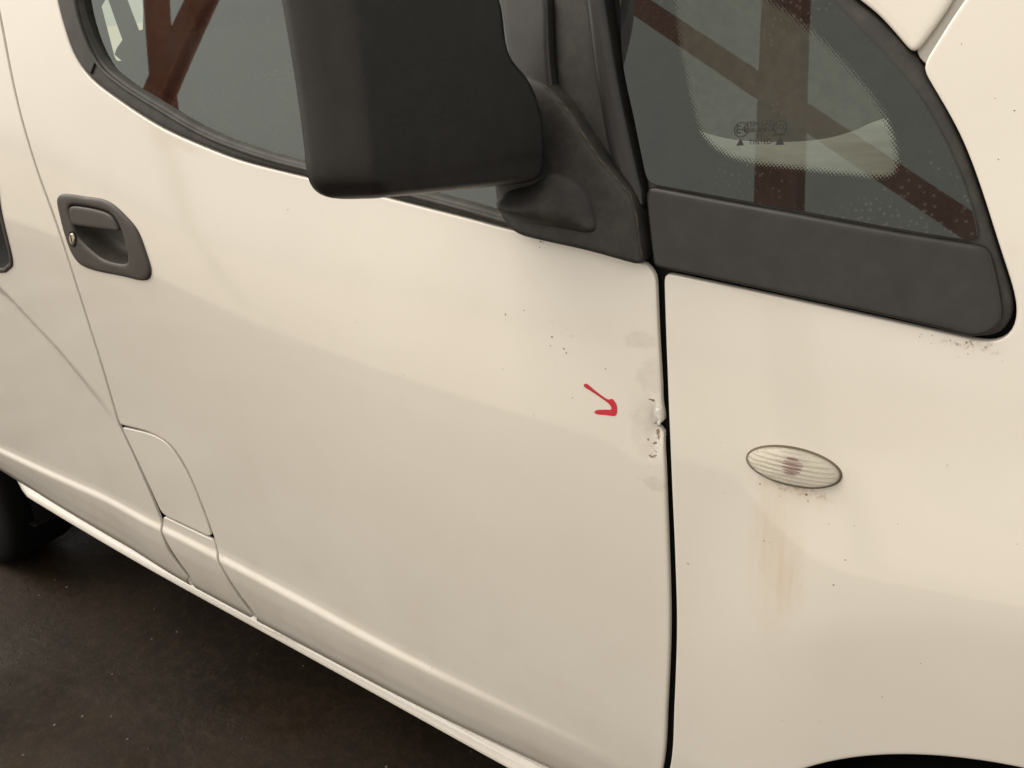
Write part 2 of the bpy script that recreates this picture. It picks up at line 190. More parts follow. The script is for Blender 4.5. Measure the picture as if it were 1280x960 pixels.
# ------------------------------------------------------------------ materials
class NT:
    def __init__(s, name):
        s.m = bpy.data.materials.new(name); s.m.use_nodes = True; s.t = s.m.node_tree; s.t.nodes.clear()
        s.out = s.n('ShaderNodeOutputMaterial'); s.tc = s.n('ShaderNodeTexCoord')
    def n(s, typ, **kw):
        o = s.t.nodes.new(typ)
        for k, v in kw.items(): setattr(o, k, v)
        return o
    def l(s, a, b): s.t.links.new(a, b)
    def put(s, sock, v):
        if hasattr(v, 'node'): s.l(v, sock)
        else: sock.default_value = v
    def math(s, op, a, b=None, c=None, clamp=False):
        o = s.n('ShaderNodeMath', operation=op, use_clamp=clamp); s.put(o.inputs[0], a)
        if b is not None: s.put(o.inputs[1], b)
        if c is not None: s.put(o.inputs[2], c)
        return o.outputs[0]
    def mix(s, f, a, b, blend='MIX'):
        o = s.n('ShaderNodeMix', data_type='RGBA', blend_type=blend); s.put(o.inputs[0], f)
        for i, v in ((6, a), (7, b)): s.put(o.inputs[i], v if hasattr(v, 'node') else (*v[:3], 1))
        return o.outputs[2]
    def noise(s, scale, detail=4, rough=.5, vec=None, out=0):
        o = s.n('ShaderNodeTexNoise'); o.inputs['Scale'].default_value = scale; o.inputs['Detail'].default_value = detail; o.inputs['Roughness'].default_value = rough
        s.l(vec or s.tc.outputs['Object'], o.inputs['Vector']); return o.outputs[out]
    def ramp(s, v, a, b, lo=0., hi=1.):
        o = s.n('ShaderNodeMapRange'); s.put(o.inputs[0], v)
        for i, q in enumerate((a, b, lo, hi)): o.inputs[i + 1].default_value = q
        return o.outputs[0]
    def pbsdf(s, **kw):
        o = s.n('ShaderNodeBsdfPrincipled')
        for k, v in kw.items(): s.put(o.inputs[k], (*v, 1) if isinstance(v, tuple) and len(v) == 3 else v)
        return o
    def bump(s, hgt, strength, dist):
        o = s.n('ShaderNodeBump'); s.put(o.inputs['Height'], hgt); o.inputs['Strength'].default_value = strength; o.inputs['Distance'].default_value = dist
        return o.outputs[0]
    def done(s, sh): s.l(sh, s.out.inputs['Surface']); return s.m

def simple(name, col, rough, metal=0., bumpscale=None, bumpd=.0004, var=.12, dust=0., spec=.5):
    t = NT(name)
    c = t.mix(t.ramp(t.noise(30, 5), .3, .7), tuple(v * (1 - var) for v in col), tuple(v * (1 + var) for v in col))
    if dust:
        c = t.mix(t.math('MULTIPLY', t.ramp(t.noise(55, 6, .65), .45, .75), dust), c, (.20, .165, .125))
    b = t.pbsdf(**{'Base Color': c, 'Roughness': t.ramp(t.noise(18, 4), .3, .7, rough * .88, min(1, rough * 1.12)), 'Metallic': metal, 'Specular IOR Level': spec})
    if bumpscale: t.l(t.bump(t.noise(bumpscale, 2), .5, bumpd), b.inputs['Normal'])
    return t.done(b.outputs[0])

def paint_material():
    t = NT('cream_white_paint')
    sep = t.n('ShaderNodeSeparateXYZ'); t.l(t.tc.outputs['Object'], sep.inputs[0]); X, Z = sep.outputs[0], sep.outputs[2]
    cmb = t.n('ShaderNodeCombineXYZ'); t.l(X, cmb.inputs[0]); t.l(Z, cmb.inputs[2]); XZ = cmb.outputs[0]
    col = t.mix(t.ramp(t.noise(3.5, 4, .55), .3, .72), (.80, .748, .668), (.83, .78, .70))
    # fine road film, heavier low down on the doors
    film = t.math('MULTIPLY', t.ramp(t.noise(9, 5, .7), .42, .75), t.ramp(Z, .60, .27, .05, .34))
    col = t.mix(film, col, (.52, .42, .29))
    wob = t.n('ShaderNodeVectorMath', operation='MULTIPLY_ADD'); t.l(t.noise(90, 4, .6, out=1), wob.inputs[0]); wob.inputs[1].default_value = (.02, 0, .02); t.l(XZ, wob.inputs[2])
    wobb = t.n('ShaderNodeVectorMath', operation='ADD'); t.l(wob.outputs[0], wobb.inputs[0]); wobb.inputs[1].default_value = (-.01, 0, -.01); WV = wobb.outputs[0]
    def blob(b, soft, vec=WV):
        s_ = t.n('ShaderNodeVectorMath', operation='SUBTRACT'); t.l(vec, s_.inputs[0]); s_.inputs[1].default_value = (b[0], 0, b[1])
        m_ = t.n('ShaderNodeVectorMath', operation='MULTIPLY'); t.l(s_.outputs[0], m_.inputs[0]); m_.inputs[1].default_value = (1 / b[2], 0, 1 / b[3])
        l_ = t.n('ShaderNodeVectorMath', operation='LENGTH'); t.l(m_.outputs[0], l_.inputs[0])
        return t.ramp(l_.outputs['Value'], 1, 1 - soft)
    n70 = t.ramp(t.noise(70, 3), .25, .7, .12, .42); n220 = t.noise(220, 3, .7); n330 = t.noise(330, 3, .7)
    for b in BLOBS['smear']: col = t.mix(t.math('MULTIPLY', blob(b, .35), n70), col, (.56, .50, .43))
    strip = t.n('ShaderNodeMapping'); strip.inputs['Scale'].default_value = (60, 1, 5); t.l(t.tc.outputs['Object'], strip.inputs[0])
    nst = t.ramp(t.noise(2.2, 3, .6, vec=strip.outputs[0]), .3, .8, .10, .34)
    for b in BLOBS['streak']: col = t.mix(t.math('MULTIPLY', blob(b, .95), nst), col, (.60, .43, .23))
    for b in BLOBS['rust']: col = t.mix(t.math('MULTIPLY', blob(b, .9), t.ramp(n220, .47, .64, .05, .75)), col, (.30, .13, .045))
    for b in BLOBS['bright']: col = t.mix(t.math('MULTIPLY', blob(b, .35), t.ramp(n330, .40, .48)), col, (.95, .93, .88))
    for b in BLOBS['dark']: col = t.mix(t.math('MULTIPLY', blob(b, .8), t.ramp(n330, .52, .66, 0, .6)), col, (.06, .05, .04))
    vor = t.n('ShaderNodeTexVoronoi'); vor.inputs['Scale'].default_value = 26; t.l(XZ, vor.inputs['Vector'])
    tiny = t.math('MULTIPLY', t.ramp(vor.outputs['Distance'], .045, .02), t.ramp(t.noise(6, 3), .5, .62))
    col = t.mix(t.math('MULTIPLY', tiny, .5), col, (.22, .15, .09))
    b = t.pbsdf(**{'Base Color': col, 'Roughness': .42, 'Specular IOR Level': .3, 'Coat Weight': 1.0, 'Coat IOR': 1.66,
                   'Coat Roughness': t.ramp(t.noise(12, 5, .6),   .3, .7, .02, .05)})
    pe = t.n('ShaderNodeTexNoise'); pe.inputs['Scale'].default_value = 420; pe.inputs['Detail'].default_value = 1; t.l(t.tc.outputs['Object'], pe.inputs['Vector'])
    bn = t.bump(pe.outputs[0], .06, .0004); t.l(bn, b.inputs['Coat Normal'])
    return t.done(b.outputs[0])

def glass_material(name, tint, frit=False, ior=1.65, dust=.05):
    t = NT(name)
    tr = t.n('ShaderNodeBsdfTransparent'); tr.inputs[0].default_value = (*tint, 1); body = tr.outputs[0]
    ds = t.n('ShaderNodeBsdfDiffuse'); ds.inputs[0].default_value = (.34, .33, .29, 1)
    if frit:
        at = t.n('ShaderNodeAttribute', attribute_name='frit')
        dk = t.n('ShaderNodeBsdfDiffuse'); dk.inputs[0].default_value = (.012, .012, .012, 1)
        rot = t.n('ShaderNodeMapping'); rot.inputs['Rotation'].default_value = (0, math.radians(45), 0); rot.inputs['Scale'].default_value = (420, 1, 420)
        t.l(t.tc.outputs['Object'], rot.inputs[0]); sp = t.n('ShaderNodeSeparateXYZ'); t.l(rot.outputs[0], sp.inputs[0])
        def tri(v): return t.math('ABSOLUTE', t.math('SUBTRACT', t.math('FRACT', v), .5))
        dd = t.math('SQRT', t.math('ADD', t.math('POWER', tri(sp.outputs[0]), 2), t.math('POWER', tri(sp.outputs[2]), 2)))
        msk = t.ramp(t.math('ADD', t.math('MULTIPLY', at.outputs['Fac'], .95), t.math('MULTIPLY', dd, -1)), -.03, .03)
        m1 = t.n('ShaderNodeMixShader'); t.l(msk, m1.inputs[0]); t.l(tr.outputs[0], m1.inputs[1]); t.l(dk.outputs[0], m1.inputs[2]); body = m1.outputs[0]
    vo = t.n('ShaderNodeTexVoronoi'); vo.inputs['Scale'].default_value = 190; t.l(t.tc.outputs['Object'], vo.inputs['Vector'])
    drops = t.math('MULTIPLY', t.ramp(vo.outputs['Distance'], .30, .18), t.ramp(t.noise(11, 3), .50, .62, 0., .10))
    md = t.n('ShaderNodeMixShader'); t.l(t.math('ADD', t.math('MULTIPLY', t.ramp(t.noise(40, 5, .7), .35, .8, .35, 1.), dust), drops), md.inputs[0]); t.l(body, md.inputs[1]); t.l(ds.outputs[0], md.inputs[2])
    gl = t.n('ShaderNodeBsdfGlossy'); gl.inputs['Roughness'].default_value = .012; gl.inputs[0].default_value = (.92, 1, .93, 1)
    fr = t.n('ShaderNodeFresnel'); fr.inputs['IOR'].default_value = ior
    mx = t.n('ShaderNodeMixShader'); t.l(fr.outputs[0], mx.inputs[0]); t.l(md.outputs[0], mx.inputs[1]); t.l(gl.outputs[0], mx.inputs[2])
    return t.done(mx.outputs[0])

def asphalt_material():
    t = NT('dark_oily_asphalt')
    big = t.noise(1.6, 6, .62); fine = t.noise(38, 8, .72)
    c = t.mix(t.ramp(big, .35, .68), (.0105, .0066, .0037), (.031, .0195, .0108))
    c = t.mix(t.math('MULTIPLY', t.ramp(fine, .46, .76), .55), c, (.055, .035, .020))
    v = t.n('ShaderNodeTexVoronoi'); v.inputs['Scale'].default_value = 34; t.l(t.tc.outputs['Object'], v.inputs['Vector'])
    vc = t.n('ShaderNodeSeparateColor'); t.l(v.outputs['Color'], vc.inputs[0])
    grit = t.math('MULTIPLY', t.ramp(v.outputs['Distance'], .14, .05), t.ramp(vc.outputs[0], .70, .76))
    c = t.mix(t.math('MULTIPLY', grit, t.ramp(t.noise(5, 3), .4, .6)), c, (.26, .23, .19))
    c = t.mix(t.math('MULTIPLY', t.ramp(t.noise(5.5, 9, .75), .52, .66), .6), c, (.010, .0075, .0055))
    b = t.pbsdf(**{'Base Color': c, 'Roughness': t.ramp(t.noise(2.3, 5, .6), .38, .62, .42, .8), 'Specular IOR Level': .22})
    h = t.math('ADD', t.math('MULTIPLY', t.noise(120, 4, .7), .25), t.math('ADD', t.noise(9, 6, .6), grit))
    t.l(t.bump(h, .8, .005), b.inputs['Normal'])
    return t.done(b.outputs[0])

def lens_material():
    t = NT('clear_ribbed_lens')
    gl = t.n('ShaderNodeBsdfGlossy'); gl.inputs['Roughness'].default_value = .08
    tr = t.n('ShaderNodeBsdfTransparent'); tr.inputs[0].default_value = (.98, .97, .94, 1)
    df = t.n('ShaderNodeBsdfDiffuse'); df.inputs[0].default_value = (.92, .87, .76, 1)
    m1 = t.n('ShaderNodeMixShader'); m1.inputs[0].default_value = .22; t.l(tr.outputs[0], m1.inputs[1]); t.l(df.outputs[0], m1.inputs[2])
    fr = t.n('ShaderNodeFresnel'); fr.inputs[0].default_value = 1.5
    m2 = t.n('ShaderNodeMixShader'); t.l(fr.outputs[0], m2.inputs[0]); t.l(m1.outputs[0], m2.inputs[1]); t.l(gl.outputs[0], m2.inputs[2])
    return t.done(m2.outputs[0])

PAINT = paint_material()
BLACK = simple('black_textured_plastic', (.024, .022, .020), .55, bumpscale=900, bumpd=.0004, dust=.14)
TRIM = simple('charcoal_satin_trim', (.024, .0225, .021), .36, bumpscale=1200, bumpd=.0001, dust=.05)
HOUSE = simple('mirror_shell_plastic', (.011, .0102, .0105), .42, bumpscale=1100, bumpd=.0003, dust=.03)
HANDLE = simple('brown_black_plastic', (.050, .043, .037), .5, bumpscale=1000, bumpd=.0002, dust=.12)
RUBBER = simple('weathered_rubber', (.030, .028, .026), .58, bumpscale=700, bumpd=.0002, dust=.16)
LINER = simple('black_liner', (.006, .006, .006), .9)
TYRE = simple('tyre_rubber', (.004, .004, .004), .95, bumpscale=300, bumpd=.001, spec=.12)
STEEL = simple('grey_painted_steel', (.30, .30, .30), .4, metal=.6)
CHROME = simple('worn_metal', (.62, .56, .47), .32, metal=.9)
GLASS = glass_material('tinted_door_glass', (.60, .68, .61), ior=2.05)
SCREEN = glass_material('clear_screen_glass', (.94, .97, .94), ior=1.3, dust=.01)
QGLASS = glass_material('quarter_glass_with_black_border', (.94, .99, .92), frit=True)
MGLASS = simple('mirror_silver', (.8, .8, .8), .03, metal=1.)
LENS = lens_material()
BULB = simple('dark_red_bulb', (.26, .030, .020), .4)
REFLECTOR = simple('lamp_reflector', (.95, .90, .80), .5)
GASKET = simple('brown_lamp_gasket', (.16, .12, .085), .8)
DIRT = simple('brown_dirt', (.115, .085, .050), .95, bumpscale=400, bumpd=.001)
RED = simple('red_marker_ink', (.60, .022, .045), .42, var=.18)
PRINT = simple('black_glass_print', (.02, .02, .02), .6)
ASPHALT = asphalt_material()
CONCRETE = simple('pale_concrete', (.60, .55, .47), .85, bumpscale=60, bumpd=.004)
REDSTEEL = simple('red_oxide_steel', (.50, .125, .055), .55, bumpscale=40, bumpd=.002)
PALEBASE = simple('added_base_white', (.80, .78, .72), .6)  # pale tone of the added column feet, keeps their reflection faint
DASH = simple('grey_dash_plastic', (.24, .24, .23), .6)
SHELF = simple('pale_dash_shelf', (.86, .86, .80), .7)
PALEIN = simple('pale_inner_trim', (.82, .82, .78), .7)
CLOTH = simple('grey_seat_cloth', (.09, .09, .09), .9, bumpscale=500, bumpd=.001)
INNER = simple('inner_panel_grey', (.22, .22, .205), .7)

# ------------------------------------------------------------------ geometry helpers
def link(name, me, mat, parent=None, smooth=True):
    o = bpy.data.objects.new(name, me); scene.collection.objects.link(o)
    if mat: me.materials.append(mat)
    if smooth:
        for p in me.polygons: p.use_smooth = True
    if parent: o.parent = parent
    return o
def mesh(name, verts, faces, mat, parent=None, smooth=False):
    me = bpy.data.meshes.new(name); me.from_pydata([tuple(v) for v in verts], [], [tuple(f) for f in faces]); me.validate(); me.update()
    return link(name, me, mat, parent, smooth)
def tag(o, label, cat=None, group=None, kind=None):
    o['label'] = label
    if cat: o['category'] = cat
    if group: o['group'] = group
    if kind: o['kind'] = kind
    return o
def spline(pts, step):
    p = np.array(pts, float)
    if len(p) < 3: return p
    q = np.vstack([2 * p[0] - p[1], p, 2 * p[-1] - p[-2]]); out = []
    t = np.concatenate([[0], np.cumsum(np.maximum(np.linalg.norm(np.diff(q, axis=0), axis=1), 1e-6) ** .5)])
    for i in range(1, len(q) - 2):
        n = max(2, int(np.linalg.norm(q[i + 1] - q[i]) / (step * .5)))
        s = np.linspace(t[i], t[i + 1], n, endpoint=False)[:, None]
        A1 = (t[i] - s) / (t[i] - t[i - 1]) * q[i - 1] + (s - t[i - 1]) / (t[i] - t[i - 1]) * q[i]
        A2 = (t[i + 1] - s) / (t[i + 1] - t[i]) * q[i] + (s - t[i]) / (t[i + 1] - t[i]) * q[i + 1]
        A3 = (t[i + 2] - s) / (t[i + 2] - t[i + 1]) * q[i + 1] + (s - t[i + 1]) / (t[i + 2] - t[i + 1]) * q[i + 2]
        B1 = (t[i + 1] - s) / (t[i + 1] - t[i - 1]) * A1 + (s - t[i - 1]) / (t[i + 1] - t[i - 1]) * A2
        B2 = (t[i + 2] - s) / (t[i + 2] - t[i]) * A2 + (s - t[i]) / (t[i + 2] - t[i]) * A3
        out.append((t[i + 1] - s) / (t[i + 1] - t[i]) * B1 + (s - t[i]) / (t[i + 1] - t[i]) * B2)
    out.append(p[-1:]); return np.vstack(out)
def outline(segs, step=.005, soften=2):
    p = np.vstack([spline(s, step) for s in segs])
    d = np.linalg.norm(p - np.roll(p, 1, axis=0), axis=1); p = p[d > 1e-5]
    q = np.vstack([p, p[:1]]); L = np.concatenate([[0], np.cumsum(np.linalg.norm(np.diff(q, axis=0), axis=1))])
    n = max(12, int(L[-1] / step)); s = np.linspace(0, L[-1], n, endpoint=False)
    p = np.stack([np.interp(s, L, q[:, 0]), np.interp(s, L, q[:, 1])], -1)
    for _ in range(soften): p = .25 * np.roll(p, 1, 0) + .5 * p + .25 * np.roll(p, -1, 0)
    a = .5 * np.sum(p[:, 0] * np.roll(p[:, 1], -1) - np.roll(p[:, 0], -1) * p[:, 1])
    return p if a > 0 else p[::-1]
def inset(p, d):
    t = np.roll(p, -1, 0) - np.roll(p, 1, 0); t /= np.linalg.norm(t, axis=1)[:, None] + 1e-12
    return p + d * np.stack([-t[:, 1], t[:, 0]], -1)
def inside(p, pts):
    x, y = pts[:, 0], pts[:, 1]; r = np.zeros(len(pts), bool); a = p; b = np.roll(p, -1, 0)
    for (x0, y0), (x1, y1) in zip(a, b):
        if y0 == y1: continue
        c = (y0 > y) != (y1 > y); r ^= c & (x < (x1 - x0) * (y - y0) / (y1 - y0) + x0)
    return r
def dist(p, pts):
    out = np.full(len(pts), 9.); a = p; e = np.roll(p, -1, 0) - p; ee = (e * e).sum(1) + 1e-15
    for k in range(0, len(pts), 2000):
        q = pts[k:k + 2000, None, :] - a[None]; t = np.clip((q * e[None]).sum(2) / ee, 0, 1)
        out[k:k + 2000] = np.sqrt(((q - t[:, :, None] * e[None]) ** 2).sum(2)).min(1)
    return out
def panel(name, loop, fmap, mat, parent=None, rings=(), us=None, vs_=None, step=.012, holes=(), flange=None, hole_flange=None, normal=None, nd=0., extra=(), attr=None):
    """fill a 2D outline with a fine grid and map it to 3D; rings are inset loops for rolled edges"""
    loops = [loop] + [inset(loop, r) for r in rings] + [h for h in holes] + list(extra)
    for h in holes:
        loops += [inset(h, -r) for r in rings]
    lo, hi = loop.min(0), loop.max(0)
    us = np.arange(lo[0] + step / 2, hi[0], step) if us is None else us; vv = np.arange(lo[1] + step / 2, hi[1], step) if vs_ is None else vs_
    G = np.stack(np.meshgrid(us, vv), -1).reshape(-1, 2); G = G[((G > lo) & (G < hi)).all(1)]
    G = G[inside(loop, G)]; big = max(list(rings) + [0]) + step * .35
    G = G[dist(loop, G) > big]
    for h in holes: G = G[~inside(h, G)]; G = G[dist(h, G) > big]
    for e in extra: G = G[dist(e, G) > step * .3]
    pts = []; edges = []
    for l_ in loops:
        k = len(pts); pts += [tuple(q) for q in l_]; edges += [(k + i, k + (i + 1) % len(l_)) for i in range(len(l_))]
    pts += [tuple(q) for q in G]
    vo, eo, fo, *_ = delaunay_2d_cdt([Vector(q) for q in pts], edges, [], 0, 1e-7)
    V = np.array([tuple(v) for v in vo]); Fc = np.array([tuple(f) for f in fo])
    C = V[Fc].mean(1); ok = inside(loop, C)
    for h in holes: ok &= ~inside(h, C)
    Fc = Fc[ok]; d = dist(loop, V)
    for h in holes: d = np.minimum(d, dist(h, V))
    P = fmap(V[:, 0], V[:, 1], d)
    verts = [tuple(q) for q in P]; faces = [tuple(int(i) for i in f) for f in Fc]
    for lp, fl in [(loop, flange)] + [(h, hole_flange or flange) for h in holes]:
        if fl is None: continue
        B = fmap(lp[:, 0], lp[:, 1], np.zeros(len(lp))); Bk = B + np.asarray(fl); k = len(verts); n = len(lp)
        # share the outer ring with the sheet so that the rolled edge shades smoothly
        idx = [int(np.argmin(((V - q) ** 2).sum(1))) for q in lp]
        verts += [tuple(q) for q in Bk]
        for i in range(n): faces.append((idx[i], k + i, k + (i + 1) % n, idx[(i + 1) % n]))
    used = sorted({i for f in faces for i in f}); mp = {i: j for j, i in enumerate(used)}
    me = bpy.data.meshes.new(name); me.from_pydata([verts[i] for i in used], [], [tuple(mp[i] for i in f) for f in faces]); me.update()
    bm = bmesh.new(); bm.from_mesh(me); bmesh.ops.recalc_face_normals(bm, faces=bm.faces)
    bm.to_mesh(me); bm.free()
    o = link(name, me, mat, parent)
    if attr is not None:
        A = me.attributes.new(attr[0], 'FLOAT', 'POINT'); xs = np.array([V[i] if i < len(V) else (0, 0) for i in used]); A.data.foreach_set('value', attr[1](xs).astype(np.float32))
    if normal is not None:
        vn = np.zeros(len(me.vertices) * 3); me.vertices.foreach_get('normal', vn); vn = vn.reshape(-1, 3)
        ua_ = np.array(used); jj = np.where(ua_ < len(V))[0]; jj = jj[d[ua_[jj]] > nd]; q = V[ua_[jj]]
        vn[jj] = normal(q[:, 0], q[:, 1])
        me.normals_split_custom_set_from_vertices([tuple(q) for q in vn])
    return o
def body_normal(dent=None):
    f = dent or W
    def nf(x, z):
        e = .0015; gx = (f(x + e, z) - f(x - e, z)) / (2 * e); n = np.stack([-gx, np.full_like(gx, -1.), -(f(x, z + e) - f(x, z - e)) / (2 * e)], -1); return n / np.linalg.norm(n, axis=-1)[..., None]
    return nf
def roll(d, r):
    q = np.clip(r - d, 0, r); return r - np.sqrt(np.maximum(r * r - q * q, 0))
def bodymap(off=0., r=.003, f=None):
    f = f or W
    return lambda x, z, d: np.stack([x, -(f(x, z) + off - roll(d, r)), z], -1)
ZGRID = np.concatenate([np.arange(.285, .36, .0045), np.arange(.36, .42, .006), np.arange(.42, .50, .0022), np.arange(.50, .62, .009), np.arange(.62, 1.76, .012)])
def notched(p):
    out = []
    for a, b in zip(p, np.roll(p, -1, 0)):
        near = a[0] > -.45 and abs(a[1] - DZ) < .04
        for k in range(4 if near else 1):
            q = a + (b - a) * k / 4
            if near: q = q + np.array([-.0062 * math.exp(-((q[1] - DZ) / .0042) ** 2) - .0011 * abs(math.sin(q[1] * 900)) * math.exp(-((q[1] - DZ) / .02) ** 2) + .0012 * math.exp(-((q[1] - DZ - .016) / .010) ** 2), 0])
            out.append(q)
    return np.array(out)
DX, DZ = -.4045, .9035                 # where the door edge is knocked in
def sheet(name, key, mat, parent, off=0., r=.003, thick=.004, f=None, soften=2, step=.012, segs=None, hol=(), **kw):
    lp = outline(segs or O[key], .005, soften)
    if key == 'front_door': lp = notched(lp)
    return panel(name, lp, bodymap(off, r, f), mat, parent, rings=(r * .12, r * .4, r, r * 2.2), vs_=ZGRID if step >= .01 else None, step=step, flange=(0, thick, 0), holes=hol, normal=body_normal(f), nd=r * 1.5, **kw)
def tube(name, path, rad, mat, parent=None, n=12, caps=True):
    P = [Vector(p) for p in path]; verts = []; faces = []
    rad = rad if hasattr(rad, '__len__') else [rad] * len(P)
    for i, p in enumerate(P):
        t = (P[min(i + 1, len(P) - 1)] - P[max(i - 1, 0)]).normalized(); a = t.cross(Vector((0, 0, 1)))
        if a.length < 1e-3: a = t.cross(Vector((1, 0, 0)))
        a.normalize(); b = a.cross(t)
        verts += [p + rad[i] * (math.cos(2 * math.pi * k / n) * a + math.sin(2 * math.pi * k / n) * b) for k in range(n)]
    for i in range(len(P) - 1):
        for k in range(n): faces.append((i * n + k, i * n + (k + 1) % n, (i + 1) * n + (k + 1) % n, (i + 1) * n + k))
    if caps: faces += [tuple(range(n))[::-1], tuple((len(P) - 1) * n + k for k in range(n))]
    return mesh(name, verts, faces, mat, parent, True)
def lathe(name, prof, centre, mat, parent=None, n=48):
    """profile of (radius, y) turned about an axis along y"""
    verts = []; faces = []; m = len(prof)
    for k in range(n):
        a = 2 * math.pi * k / n
        verts += [(centre[0] + r * math.cos(a), centre[1] + y, centre[2] + r * math.sin(a)) for r, y in prof]
    for k in range(n):
        for i in range(m - 1): faces.append((k * m + i, k * m + i + 1, ((k + 1) % n) * m + i + 1, ((k + 1) % n) * m + i))
    return mesh(name, verts, faces, mat, parent, True)
def box(name, lo, hi, mat, parent=None, bev=.01, seg=3):
    bm = bmesh.new(); bmesh.ops.create_cube(bm, size=1)
    lo, hi = Vector(lo), Vector(hi)
    for v in bm.verts: v.co = Vector(((v.co[i] + .5) * (hi[i] - lo[i]) + lo[i] for i in range(3)))
    if bev: bmesh.ops.bevel(bm, geom=bm.edges[:], offset=bev, segments=seg, affect='EDGES', profile=.5)
    me = bpy.data.meshes.new(name); bm.to_mesh(me); bm.free(); return link(name, me, mat, parent)
def bar(name, a, b, prof, mat, parent=None, up=(0, 1, 0)):
    """a straight rolled section: profile points (u, v) swept from a to b"""
    a, b = Vector(a), Vector(b); t = (b - a).normalized(); v = Vector(up); u = t.cross(v).normalized(); v = u.cross(t)
    n = len(prof); verts = [q + p[0] * u + p[1] * v for q in (a, b) for p in prof]
    faces = [(i, (i + 1) % n, n + (i + 1) % n, n + i) for i in range(n)] + [tuple(range(n))[::-1], tuple(range(n, 2 * n))]
    return mesh(name, verts, faces, mat, parent)

# ------------------------------------------------------------------ the setting
def sheet_ground(name, x0, x1, y0, y1, z, mat, n=40):
    xs = np.linspace(x0, x1, n); ys = np.linspace(y0, y1, n)
    v = [(x, y, z) for y in ys for x in xs]; f = [(j * n + i, j * n + i + 1, (j + 1) * n + i + 1, (j + 1) * n + i) for j in range(n - 1) for i in range(n - 1)]
    o = mesh(name, v, f, mat); o['kind'] = 'structure'; return o
sheet_ground('ground', -60, 60, -60, 60, 0, ASPHALT)
sheet_ground('pavement', -60, 60, -60, -3.75, .004, CONCRETE, 8)
sheet_ground('pavement', -60, 60, 3.2, 60, .004, CONCRETE, 8)  # unseen far side, added pale to brighten the view through the cabin

# ------------------------------------------------------------------ the van
van = bpy.data.objects.new('white_van', None); scene.collection.objects.link(van); van.empty_display_size = .3
tag(van, 'dirty cream white van seen close at its front door with scraped door edge', 'van')

# door skin with the knocked front edge
def W_door(x, z):
    x = np.asarray(x, float); z = np.asarray(z, float)
    e = np.exp(-((x - DX) / .010) ** 2 - ((z - DZ) / .016) ** 2); e2 = np.exp(-((x - DX + .004) / .008) ** 2 - ((z - DZ - .020) / .012) ** 2)
    e3 = np.exp(-((x - DX + .018) / .022) ** 2 - ((z - DZ) / .035) ** 2)
    return W(x, z) - .0060 * e + .0006 * e2 - .0012 * e3
US = np.concatenate([np.arange(-1.62, -.46, .012), np.arange(-.46, -.38, .004)])
hb = outline(O['handle_bezel'], .004, 2)
door = sheet('front_door', 'front_door', PAINT, van, r=.002, f=W_door, hol=[inset(hb, .006)], us=US)
door['label'] = 'cream front door panel with scraped and dented front edge'
sheet('filler_flap', 'filler_flap', PAINT, van, r=.0011, soften=1)
sheet('sill_corner', 'sill_corner', PAINT, van, r=.0011, soften=1)
rh = outline(O['rear_handle'], .004, 2)
sheet('sliding_door', 'sliding_door', PAINT, van, r=.0011, soften=1, hol=[inset(rh, .004)])
fender = sheet('fender', 'fender', PAINT, van, r=.002, thick=.004)
fender['label'] = 'cream front fender with rust streak below the side lamp'
sheet('a_pillar', 'a_pillar', PAINT, van, off=-.003, r=.004)
sheet('pillar_channel', 'pillar_channel', PAINT, van, off=-.014, r=.001)

def specks(name, pts, f, mat, parent):
    v = []; fc = []
    for x, z, r in pts:
        r *= .62
        n = 9; k = len(v); ph = RNG.uniform(0, 6.28); el = RNG.uniform(.6, 1.0)
        ring = [(x + r * RNG.uniform(.55, 1.1) * math.cos(6.283 * i / n), z + r * el * RNG.uniform(.55, 1.25) * math.sin(6.283 * i / n)) for i in range(n)]
        v += [(a, -float(f(a, b)) - .00025, b) for a, b in [(x, z)] + ring]; fc += [(k, k + 1 + i, k + 1 + (i + 1) % n) for i in range(n)]
    o = mesh(name, v, fc, mat, parent); o['kind'] = 'stuff'; return o
SPK = simple('dark_tar_speck', (.20, .125, .07), .85, var=.5)
dsp = [p for p in SPECKS if p[0] < -.395]; fsp = [p for p in SPECKS if p[0] >= -.395]
for cx, cz, sx_, sz_, n_, rr in ((-.155, 1.032, .03, .006, 12, .0007), (-.27, .872, .05, .006, 9, .0007), (-.30, .78, .03, .06, 5, .0006), (-.2, .7, .12, .12, 8, .0006), (-.1, 1.15, .05, .1, 5, .0006)):
    fsp += [(RNG.normal(cx, sx_), RNG.normal(cz, sz_), rr * RNG.uniform(.4, 1.2)) for _ in range(n_)]
fl_ = outline(O['fender'], .01, 0); qf_ = outline(O['quarter_frame'], .01, 0); ml_ = outline(O['marker_bezel'], .004, 0)
fa = np.array(fsp); fk = inside(fl_, fa[:, :2]) & ~inside(qf_, fa[:, :2]) & ~inside(ml_, fa[:, :2]) & (dist(fl_, fa[:, :2]) > .003); fsp = [tuple(q) for q in fa[fk]]
for cx, cz, sx_, sz_, n_, rr in ((-.42, .885, .010, .022, 9, .0007), (-.55, .95, .05, .05, 5, .0006), (-.75, .6, .25, .15, 8, .0005)):
    dsp += [(min(-.412, RNG.normal(cx, sx_)), RNG.normal(cz, sz_), rr * RNG.uniform(.4, 1.2)) for _ in range(n_)]
dsp = [p for p in dsp if p[0] > -1.2]
specks('dirt_specks', dsp, W_door, SPK, door); specks('dirt_specks', fsp, W, SPK, fender)

